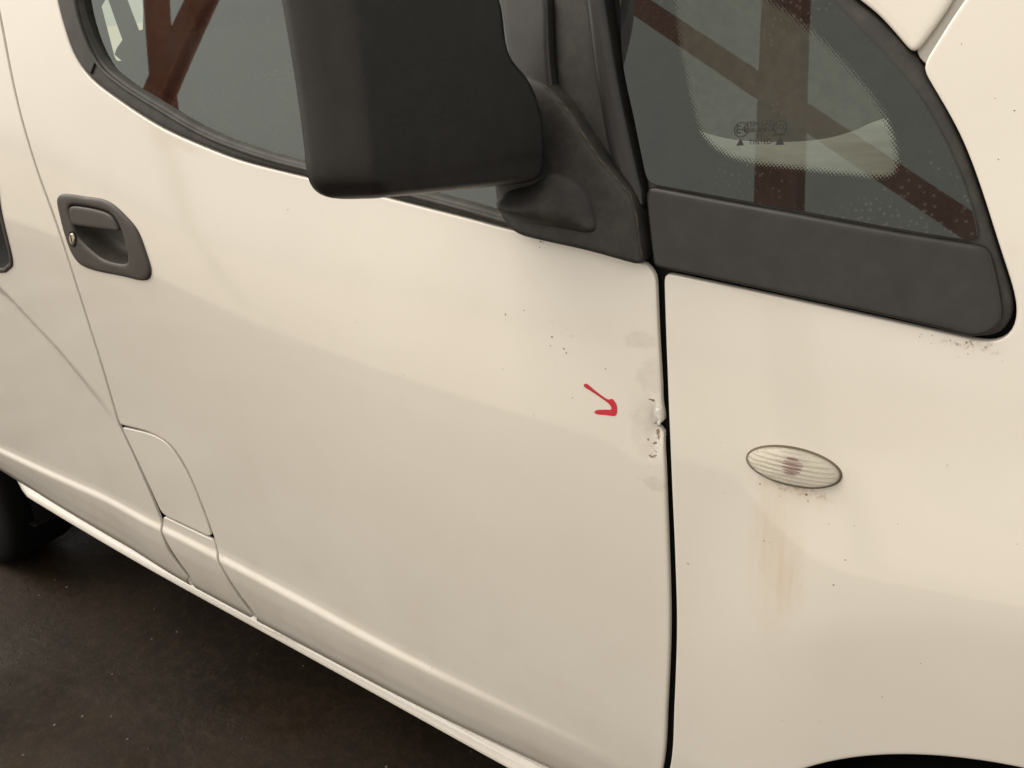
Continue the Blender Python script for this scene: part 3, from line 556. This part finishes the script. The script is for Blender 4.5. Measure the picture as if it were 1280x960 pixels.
# inner structure, coloured near black so the gaps in front of it read dark
def grid_surface(name, x0, x1, nx, z0, z1, nz, f, mat, parent, cut=None):
    xs = np.linspace(x0, x1, nx); zs = np.linspace(z0, z1, nz); gx, gz = np.meshgrid(xs, zs); v = np.stack([gx, -f(gx, gz), gz], -1).reshape(-1, 3).tolist()
    cx, cz_ = np.meshgrid((xs[1:] + xs[:-1]) / 2, (zs[1:] + zs[:-1]) / 2); cc = cut(cx.ravel(), cz_.ravel()) if cut else np.zeros(cx.size, bool)
    fc = [(j * nx + i, j * nx + i + 1, (j + 1) * nx + i + 1, (j + 1) * nx + i) for j in range(nz - 1) for i in range(nx - 1) if not cc[j * (nx - 1) + i]]
    return mesh(name, v, fc, mat, parent, True)
gl_o = outline(O['door_glass'], .01, 0); qg_o = outline(O['quarter_glass'], .01, 0)
hbi = inset(hb, -.01); rhi = inset(rh, -.01)
def cut_inner(x, z):
    q = np.stack([x, z], -1)
    return inside(gl_o, q) | inside(qg_o, q) | inside(hbi, q) | inside(rhi, q) | (np.hypot(x - AX, z - AZ) < AR + .03) | (np.hypot(x + 2.50, z - .31) < .38)
grid_surface('inner_frame', -2.78, .75, 300, .32, 1.70, 130, lambda x, z: W(x, z) - .017, LINER, van, cut_inner)

# sill with its bright rolled lower edge
sx = np.linspace(-2.19, -.40, 70); en = sstep(-2.08, -2.19, sx); sy = -.801 + .018 * en; sz_ = T_ZS(sx) + .034 * en
v = []; f = []; prof = [(.040, .040), (.020, .026), (.011, .012), (.006, .0045), (-.002, -.004), (-.0065, -.007), (-.011, -.004), (-.013, .002), (-.011, .009), (-.006, .03), (-.006, .12)]
for x, y, z_ in zip(sx, sy, sz_): v += [(x, y + b, z_ + .006 + a) for a, b in prof]
m = len(prof)
for i in range(len(sx) - 1): f += [(i * m + k, i * m + k + 1, (i + 1) * m + k + 1, (i + 1) * m + k) for k in range(m - 1)]
sill = mesh('sill', v, f, PAINT, van, True); sill['label'] = 'cream sill with rolled lower edge under the doors'
box('underbody', (-2.9, -.70, .20), (.8, .76, .30), LINER, van, .02)

# belt strip, window, sash
strip = sheet('belt_strip', 'belt_strip', RUBBER, door, off=.002, r=.005, thick=.02, step=.008)
wline = outline([O['belt_strip'][2]], .006, 0)
# raised outer lip along the strip
lp = spline(O['belt_strip'][2], .01)[:, :]
tube('strip_lip', [(x, -(float(W(x, z - .006)) + .003), z - .006) for x, z in lp], .0032, RUBBER, door, 8)
jx, jz = -1.325, 1.258
tube('strip_joint', [(jx + k * .008, -(float(W(jx + k * .008, jz + k * .0115)) + .0028), jz + k * .0115) for k in (-.35, .1, .5, .9, 1.3)], .0017, LINER, door, 6)
def glassmap(off, f): return lambda x, z, d: np.stack([x, -(f(x, z) + off), z], -1)
GF = quad_fit([q for s in O['door_glass'] for q in s]); QF = quad_fit([q for s in O['quarter_glass'] for q in s])
panel('door_glass', outline(O['door_glass'], .008, 1), glassmap(-.010, GF), GLASS, door, step=.015, normal=body_normal(GF), nd=-1)
for key, off, r, mat, nm in (('sash_flat', .004, .003, TRIM, 'sash_trim'), ('sash_channel', -.006, .004, BLACK, 'sash_channel'), ('sash_lip', .005, .006, TRIM, 'sash_lip')):
    sheet(nm, key, mat, door, off=off, r=r, thick=.02, step=.008, soften=1)
CHIP = simple('bare_white_filler', (.93, .91, .86), .6, bumpscale=500, bumpd=.0006)
panel('paint_chip', outline(O['paint_chip'], .0012, 0), lambda x, z, d: np.stack([x, -(W_door(x, z) + .0009 * np.clip(d / .0015, 0, 1) + .0002), z], -1), CHIP, door, step=.0015)
CRK = simple('dark_crack_dirt', (.27, .20, .14), .9, var=.4)
for c_ in CRACKS: panel('paint_crack', outline([c_ + c_[:1]], .001, 0), lambda x, z, d: np.stack([x, -(W_door(x, z) + .0003), z], -1), CRK, door, step=.002)
arrow = panel('arrow_mark', outline(O['arrow'], .002, 1), lambda x, z, d: np.stack([x, -(W_door(x, z) + .0004 + .0003 * np.clip(d / .002, 0, 1)), z], -1), RED, door, step=.004)
arrow['label'] = 'red hand drawn arrow pointing at the damaged door edge'

# quarter window ahead of the door
qw = sheet('quarter_window', 'quarter_frame', RUBBER, van, off=.000, r=.005, thick=.02, step=.01, soften=2, segs=O['quarter_frame'], hol=[inset(outline(O['quarter_glass'], .006, 2), .008)])
qw['label'] = 'triangular quarter window with black frame ahead of the front door'
cz = outline(O['clear_zone'], .004, 2)
def frit_attr(p):
    s = dist(cz, p) * np.where(inside(cz, p), -1, 1); return np.clip(.5 + s / .012, 0, 1)
qgl = outline(O['quarter_glass'], .006, 2)
panel('quarter_pane', qgl, glassmap(.003, QF), QGLASS, qw, step=.008, normal=body_normal(QF), nd=-1, extra=[inset(cz, .006), inset(cz, -.006)], attr=('frit', frit_attr), flange=(0, .005, 0))
sheet('quarter_trim', 'quarter_trim', TRIM, qw, off=.007, r=.0028, thick=.012, step=.009, soften=1)

def on_glass(o, x, z, off):
    n = body_normal(QF)(np.float64(x), np.float64(z)); n = Vector(n); ux = Vector((1, 0, 0)); ux = (ux - ux.dot(n) * n).normalized(); uy = n.cross(ux); uy = -uy if uy.z < 0 else uy
    p = Vector((x, -float(QF(x, z)), z)) + n * off
    return p, ux, uy, n
def text(body, x, z, size, tilt):
    cu = bpy.data.curves.new('t', 'FONT'); cu.body = body; cu.size = size; cu.align_x = 'CENTER'; cu.align_y = 'CENTER'; cu.resolution_u = 3
    to = bpy.data.objects.new('t', cu); scene.collection.objects.link(to)
    me = bpy.data.meshes.new_from_object(to.evaluated_get(bpy.context.evaluated_depsgraph_get())); bpy.data.objects.remove(to)
    return flat_print(me, x, z, tilt)
def flat_print(me, x, z, tilt):
    p, ux, uy, n = on_glass(None, x, z, .0038); c, s = math.cos(tilt), math.sin(tilt)
    for v in me.vertices: a, b = v.co.x, v.co.y; v.co = p + (a * c - b * s) * ux + (a * s + b * c) * uy
    return link('glass_print', me, PRINT, qw, False)
def shape(verts, faces, x, z, tilt):
    me = bpy.data.meshes.new('glass_print'); me.from_pydata([(a, b, 0) for a, b in verts], [], faces); return flat_print(me, x, z, tilt)
TL = .075
for s_, x, z, sz in (('TEMPERED', -.3345, 1.1940, .0062), ('43R-000182', -.3345, 1.1889, .0062), ('I.S', -.3350, 1.1838, .0056), ('TINTED', -.3335, 1.1787, .0062), ('E4', -.3528, 1.1888, .0098), ('CCC', -.3172, 1.1914, .0062)):
    text(s_, x, z, sz, TL)
for x, z, ry in ((-.3528, 1.1888, .0068), (-.3172, 1.1914, .0062)):
    n = 28; v = [(r * math.cos(2 * math.pi * k / n), r * math.sin(2 * math.pi * k / n)) for r in (ry, ry - .0008) for k in range(n)]
    shape(v, [(k, (k + 1) % n, n + (k + 1) % n, n + k) for k in range(n)], x, z, TL)
for x, z, q in ((-.3520, 1.1782, .0036), (-.3155, 1.1802, .0042)): shape([(-q, -q * .8), (q, -q * .8), (0, q)], [(0, 1, 2)], x, z, TL)
shape([(-.006, -.0005), (.006, -.0005), (.006, .0005), (-.006, .0005)], [(0, 1, 2, 3)], -.3170, 1.1855, TL)

# door mirror: shell facing forward, on a sail plate
E2, N2 = np.array(MIRROR_E), np.array(MIRROR_N); P0 = np.array([-.53, -.80])
def mir(s, z, hgt):
    xy = P0[None] + np.outer(s, E2) + np.outer(hgt, N2); return np.stack([xy[:, 0], xy[:, 1], z], -1)
mo = outline([MIRROR_A, MIRROR_B + [(.041, 1.36), (.040, 1.40)], [(.055, 1.425), (.09, 1.437), (.13, 1.437), (MIRROR_A[0][0] - .035, 1.43)], [(MIRROR_A[0][0] - .01, 1.415), (MIRROR_A[0][0] - .001, 1.39), MIRROR_A[0]]], .005, 3)
def g_(t): return np.sqrt(np.maximum(0, 1 - (1 - np.clip(t, 0, 1)) ** 2))
mx_ = mo[mo[:, 0] > .12]; zb = np.linspace(mo[:, 1].min(), mo[:, 1].max(), 60)
MIR_LEFT = (zb, np.array([mx_[np.abs(mx_[:, 1] - q) < .006, 0].max() if (np.abs(mx_[:, 1] - q) < .006).any() else .2 for q in zb]))
MIR_LEFT = (zb, np.convolve(np.pad(MIR_LEFT[1], 4, mode='edge'), np.ones(9) / 9, mode='valid'))
def mmap(s, z, d):
    zo, so = MIR_LEFT; sm = np.interp(z, zo, so)
    q = np.maximum(sm - s, 0); tq = q / .034; p = .010 + .040 * (tq - np.log1p(np.exp((tq - 1) * 14)) / 14 + np.log1p(np.exp(-14.)) / 14) + .026 * np.clip((q - .02) / .22, 0, 1)
    return mir(s, z, -.080 + p * g_(d / .013))
mshell = panel('door_mirror', mo, mmap, HOUSE, van, rings=(.0006, .002, .0045, .008, .012), step=.0032, flange=tuple(np.append(-N2 * .008, 0)))
mshell['label'] = 'large black door mirror shell'
panel('mirror_glass', inset(mo, .012), lambda s, z, d: mir(s, z, np.full(len(s), -.084)), MGLASS, mshell, step=.02)
panel('mirror_rear_rim', mo, lambda s, z, d: mir(s, z, np.full(len(s), -.088)), HOUSE, mshell, step=.02, holes=[inset(mo, .011)])
sheet('mirror_sail', 'sail', BLACK, mshell, off=.014, r=.006, thick=.03, step=.007, soften=3)
arm_o = outline([ARM], .003, 3)
panel('mirror_arm', arm_o, lambda x, z, d: np.stack([x, -(W(x, z) + .012 + .034 * g_(d / .03) * (.45 + .55 * sstep(-.50, -.60, x))), z], -1), BLACK, mshell, rings=(.0008, .0025, .006, .012), step=.005)

for a_, b_, r_ in ((O['sail'][0][3:8] + O['sail'][1][:1], .0142, .0010), (O['sail'][1], .0132, .0009), (O['sail'][2], .004, .0012)):
    q_ = spline(a_, .008); tube('dirt_line', [(x, -(float(W(x, z)) + b_) + RNG.normal(0, .0003), z + RNG.normal(0, .0004)) for x, z in q_], [r_ * max(.05, RNG.uniform(-.4, 1.1)) for _ in q_], DIRT, mshell, 6)

# door handle
bz = hb; op = outline(O['handle_opening'], .003, 2)
handle = panel('door_handle', bz, bodymap(.004, .005), HANDLE, van, rings=(.0006, .002, .005), step=.006, holes=[op], flange=(0, .012, 0), hole_flange=(0, .004, 0))
handle['label'] = 'dark plastic recessed door handle with key lock'
c0 = op.mean(0); vv = []; ff = []; n = len(op); lev = [(1., 0.), (.985, .010), (.95, .022), (.86, .032), (.6, .037), (.0, .038)]
for s_, dep in lev:
    q = c0 + (op - c0) * s_; vv += [(a, -float(W(a, b)) - .004 + .003 + dep, b) for a, b in q]
for k in range(len(lev) - 1): ff += [(k * n + i, k * n + (i + 1) % n, (k + 1) * n + (i + 1) % n, (k + 1) * n + i) for i in range(n)]
mesh('handle_recess', vv, ff, HANDLE, handle, True)
sheet('handle_lever', 'handle_lever', HANDLE, handle, off=.005, r=.003, thick=.012, step=.006, soften=2)
lk = outline(O['handle_lock'], .0015, 1)
panel('lock_cylinder', lk, bodymap(.0065, .002), CHROME, handle, rings=(.0004, .001, .002), step=.003, flange=(0, .006, 0))
kc = lk.mean(0); panel('key_slot', np.array([(kc[0] + a * .0012, kc[1] + b * .007) for a, b in ((-1, -1), (1, -1), (1, 1), (-1, 1))]), bodymap(.0070, .0001), LINER, handle, step=.01)
lr = kc + (lk - kc) * 1.35; panel('lock_ring', lr, bodymap(.0052, .001), LINER, handle, rings=(.0005, .001), step=.004, holes=[kc + (lk - kc) * 1.03])
bz2 = rh; rhand = panel('sliding_door_handle', bz2, bodymap(.003, .004), HANDLE, van, rings=(.0006, .002, .004), step=.007, holes=[inset(rh, .010)], flange=(0, .012, 0))
op2 = inset(rh, .010); c1 = op2.mean(0); vv = []; ff = []; n = len(op2)
for s_, dep in lev: q = c1 + (op2 - c1) * s_; vv += [(a, -float(W(a, b)) - .001 + dep, b) for a, b in q]
for k in range(len(lev) - 1): ff += [(k * n + i, k * n + (i + 1) % n, (k + 1) * n + (i + 1) % n, (k + 1) * n + i) for i in range(n)]
mesh('handle_recess', vv, ff, LINER, rhand, True)

# side marker lamp
ml = outline(O['marker_lens'], .002, 1); mc = ml.mean(0); ext = (ml - mc); A_ = np.abs(ext[:, 0]).max(); B_ = np.abs(ext[:, 1]).max()
ca, sa = np.linalg.svd(ext - ext.mean(0), full_matrices=False)[2][0]
if ca < 0: ca, sa = -ca, -sa
ua = np.abs(ext[:, 0] * ca + ext[:, 1] * sa).max(); vb = np.abs(-ext[:, 0] * sa + ext[:, 1] * ca).max()
def lensmap(off, dome, ribs):
    def f_(x, z, d):
        a = ((x - mc[0]) * ca + (z - mc[1]) * sa) / ua; b = (-(x - mc[0]) * sa + (z - mc[1]) * ca) / vb
        r2_ = np.clip(1 - a * a - b * b, 0, 1)
        return np.stack([x, -(W(x, z) + off + dome * np.sqrt(r2_) + ribs * np.cos(b * 8.5 * math.pi) * np.clip(r2_ * 4, 0, 1)), z], -1)
    return f_
lens = panel('side_marker', ml, lensmap(.002, .0085, .0013), LENS, van, step=.0011, flange=(0, .006, 0)); lens['label'] = 'oval ribbed clear side indicator lamp on the fender'
panel('lamp_reflector', inset(ml, .0005), lambda x, z, d: np.stack([x, -(W(x, z) + .0015), z], -1), REFLECTOR, lens, step=.004)
mb = outline(O['marker_bezel'], .002, 1)
panel('lamp_gasket', mb, bodymap(.0022, .0018), GASKET, lens, rings=(.0004, .001), step=.004, holes=[inset(ml, .0006)], flange=(0, .004, 0))
bb = outline(O['marker_bulb'], .002, 1); bc = bb.mean(0); br = dist(bb, bc[None])[0]
bv = []; bf = []
for k in range(-3, 3):
    h_ = br * math.sqrt(max(.1, 1 - ((k + .4) / 3.4) ** 2)) * RNG.uniform(.85, 1.1); sh = RNG.uniform(-.1, .1) * br; n = 14; q0 = len(bv)
    for i in range(n):
        a = 2 * math.pi * i / n; u_, w_ = sh + h_ * math.cos(a) * (1 + .1 * math.sin(3 * a + k)), (k + .4) * br * .31 + br * .105 * math.sin(a)
        x, z = bc[0] + u_ * ca - w_ * sa, bc[1] + u_ * sa + w_ * ca; bv.append((x, -(float(W(x, z)) + .0030), z))
    x, z = bc[0] + sh * ca - (k + .4) * br * .31 * sa, bc[1] + sh * sa + (k + .4) * br * .31 * ca; bv.append((x, -(float(W(x, z)) + .0042), z))
    bf += [(q0 + i, q0 + (i + 1) % n, q0 + n) for i in range(n)]
mesh('lamp_bulb', bv, bf, BULB, lens, True)

# wheels and liners
def wheel(cx, cz, y0):
    ty = lathe('wheel', [(.20, y0 + .03), (.215, y0 + .008), (.25, y0 - .004), (.285, y0 - .002), (.303, y0 + .004), (.311, y0 + .016), (.313, y0 + .04), (.313, y0 + .10), (.312, y0 + .155), (.303, y0 + .18), (.26, y0 + .19), (.2, y0 + .17)], (cx, 0, cz), TYRE, van)
    lathe('rim', [(.0, y0 + .045), (.05, y0 + .04), (.09, y0 + .045), (.12, y0 + .06), (.17, y0 + .05), (.185, y0 + .03), (.198, y0 + .012), (.204, y0 + .014), (.204, y0 + .15)], (cx, 0, cz), STEEL, ty)
wheel(AX, .313, -.80); wheel(-2.48, .313, -.825)
for cx, cz, r in ((AX, AZ, AR + .012), (-2.50, .31, .37)):
    al = lathe('arch_liner', [(r, -.79), (r, -.50), (r - .02, -.48), (0, -.48)], (cx, 0, cz), LINER, van, 40)
    for v_ in al.data.vertices: v_.co.z = max(v_.co.z, .19)

# cabin: roof, screen, bonnet, far side, dash, seat
def loft(name, rows, mat, parent):
    n = len(rows[0]); v = [p for r in rows for p in r]; f = [(j * n + i, j * n + i + 1, (j + 1) * n + i + 1, (j + 1) * n + i) for j in range(len(rows) - 1) for i in range(n - 1)]
    return mesh(name, v, f, mat, parent, True)
ys = np.linspace(-1, 1, 13)
loft('roof', [[(x, y * float(W(x, 1.72)) * .998, 1.722 + .10 * (1 - y * y) ** .5 * k) for y in ys] for x, k in ((-.62, .35), (-.8, .75), (-1.1, 1), (-1.8, 1), (-2.78, 1))], PAINT, van)
loft('windscreen', [[(x + .10 * (1 - y * y) - .02, y * (float(W(x, z)) - .03), z) for y in ys] for x, z in ((-.02, 1.215), (-.20, 1.37), (-.40, 1.545), (-.62, 1.722))], SCREEN, van)
loft('bonnet', [[(x, y * (float(W(x, z)) - .012), z - .09 * (1 - abs(y) ** 5)) for y in ys] for x, z in ((-.13, 1.31), (.2, 1.245), (.5, 1.125), (.78, .975))], PAINT, van)
def far_cut(x, z): return ((x > -1.42) & (x < -.62) & (z > 1.225) & (z < 1.66)) | ((x > -.56) & (x < -.12) & (z > 1.10) & (z < 1.46 - .0 * x))
grid_surface('far_side', -1.50, .78, 90, .30, 1.72, 70, lambda x, z: -(W(x, z) - .03), PALEIN, van, far_cut)
grid_surface('far_cargo_side', -2.78, -1.50, 12, .30, 1.72, 12, lambda x, z: -(W(x, z) - .03), INNER, van)
dash = loft('dashboard', [[(x - .05 * (1 - (y / .7) ** 2), y, z) for y in np.linspace(-.70, .70, 15)] for x, z in ((-.05, 1.00), (-.20, 1.02), (-.38, 1.03), (-.47, 1.01), (-.52, .95), (-.54, .80), (-.50, .45))], DASH, van)
so = outline([[(-.62, -.70), (-.56, -.50), (-.50, -.53), (-.45, -.57), (-.41, -.59), (-.35, -.58), (-.33, -.53), (-.32, -.45), (-.28, -.38), (-.18, -.40)], [(-.12, -.5), (-.12, -.70)], [(-.3, -.712), (-.62, -.712)]], .01, 2)
panel('dash_shelf', so, lambda x, y, d: np.stack([x, y, 1.15 - .02 * roll(d, .01) / .01], -1), SHELF, dash, rings=(.002, .006, .01), step=.03, flange=(0, 0, -.10))
seat = box('driver_seat', (-1.32, -.66, .55), (-.84, -.16, .72), CLOTH, van, .05, 4)
for nm, lo, hi, rot in (('backrest', (-.07, -.25, 0), (.07, .25, .62), -.2), ('headrest', (-.05, -.14, .64), (.05, .14, .82), -.2)):
    b_ = box(nm, lo, hi, CLOTH, None, .045, 4); M = Matrix.Translation((-1.27, -.41, .68)) @ Matrix.Rotation(rot, 4, 'Y'); b_.data.transform(M); b_.parent = seat
sw = tube('steering_wheel', [(-.70 + .05 * math.sin(a), -.40 + .185 * math.cos(a), 1.02 + .175 * math.sin(a)) for a in np.linspace(0, 2 * math.pi, 41)], .014, LINER, van, 10, False)
tube('steering_column', [(-.70, -.40, 1.02), (-.52, -.40, .93)], .035, LINER, sw)
box('cabin_floor', (-2.75, -.74, .31), (-.30, .74, .36), INNER, van, .005, 1)
def cw(p):
    p = np.array(p); a = .5 * np.sum(p[:, 0] * np.roll(p[:, 1], -1) - np.roll(p[:, 0], -1) * p[:, 1]); return p if a > 0 else p[::-1]
rl = np.array([(-.80, .32), (.80, .32), (.80, 1.80), (-.80, 1.80)])
panel('rear_door', rl, lambda y, z, d: np.stack([np.full(len(y), -3.3), y, z], -1), INNER, van, step=.1, holes=[cw(h) for h in REAR_OPEN])
for nm, ps in (('cargo_side', [(-2.76, -.79, .3), (-3.32, -.79, .3), (-3.32, -.79, 1.82), (-2.76, -.79, 1.82)]), ('cargo_side', [(-2.76, .79, .3), (-3.32, .79, .3), (-3.32, .79, 1.82), (-2.76, .79, 1.82)]), ('cargo_roof', [(-2.76, -.80, 1.78), (-3.32, -.80, 1.78), (-3.32, .80, 1.78), (-2.76, .80, 1.78)])):
    mesh(nm, ps, [(0, 1, 2, 3)], INNER, van)

# ------------------------------------------------------------------ red steel frame of the yard, mirrored in the glass
def hsec(w, h, t): return [(-w/2, -h/2), (w/2, -h/2), (w/2, -h/2+t), (t/2, -h/2+t), (t/2, h/2-t), (w/2, h/2-t), (w/2, h/2), (-w/2, h/2), (-w/2, h/2-t), (-t/2, h/2-t), (-t/2, -h/2+t), (-w/2, -h/2+t)]
def angle(w, t): return [(0, 0), (w, 0), (w, t), (t, t), (t, w), (0, w)]
for x, x2, wd, lb in COLS:
    xm = x + (x2 - x) * 2. / 6.2; co = bar('steel_column', (xm, -4.5, 2.), (x2, -4.5, 6.2), hsec(wd, wd, .014), REDSTEEL, None, (0, 1, 0))
    tag(co, lb, 'column', 'red steel columns mirrored in the glass'); bar('added_pale_base', (x, -4.5, 0), (xm, -4.5, 2.), hsec(wd, wd, .014), PALEBASE, co, (0, 1, 0))  # pale foot is added, to weaken the column's reflection in the bodywork
for a, b, wd, lb in BRACES:
    tag(bar('diagonal_brace', a, b, [(-wd/2, 0), (wd/2, 0), (wd/2, .012), (-wd/2 + .012, .012), (-wd/2 + .012, .09), (-wd/2, .09)], REDSTEEL, None, (0, -1, 0)), lb, 'brace', 'red steel braces mirrored in the glass')
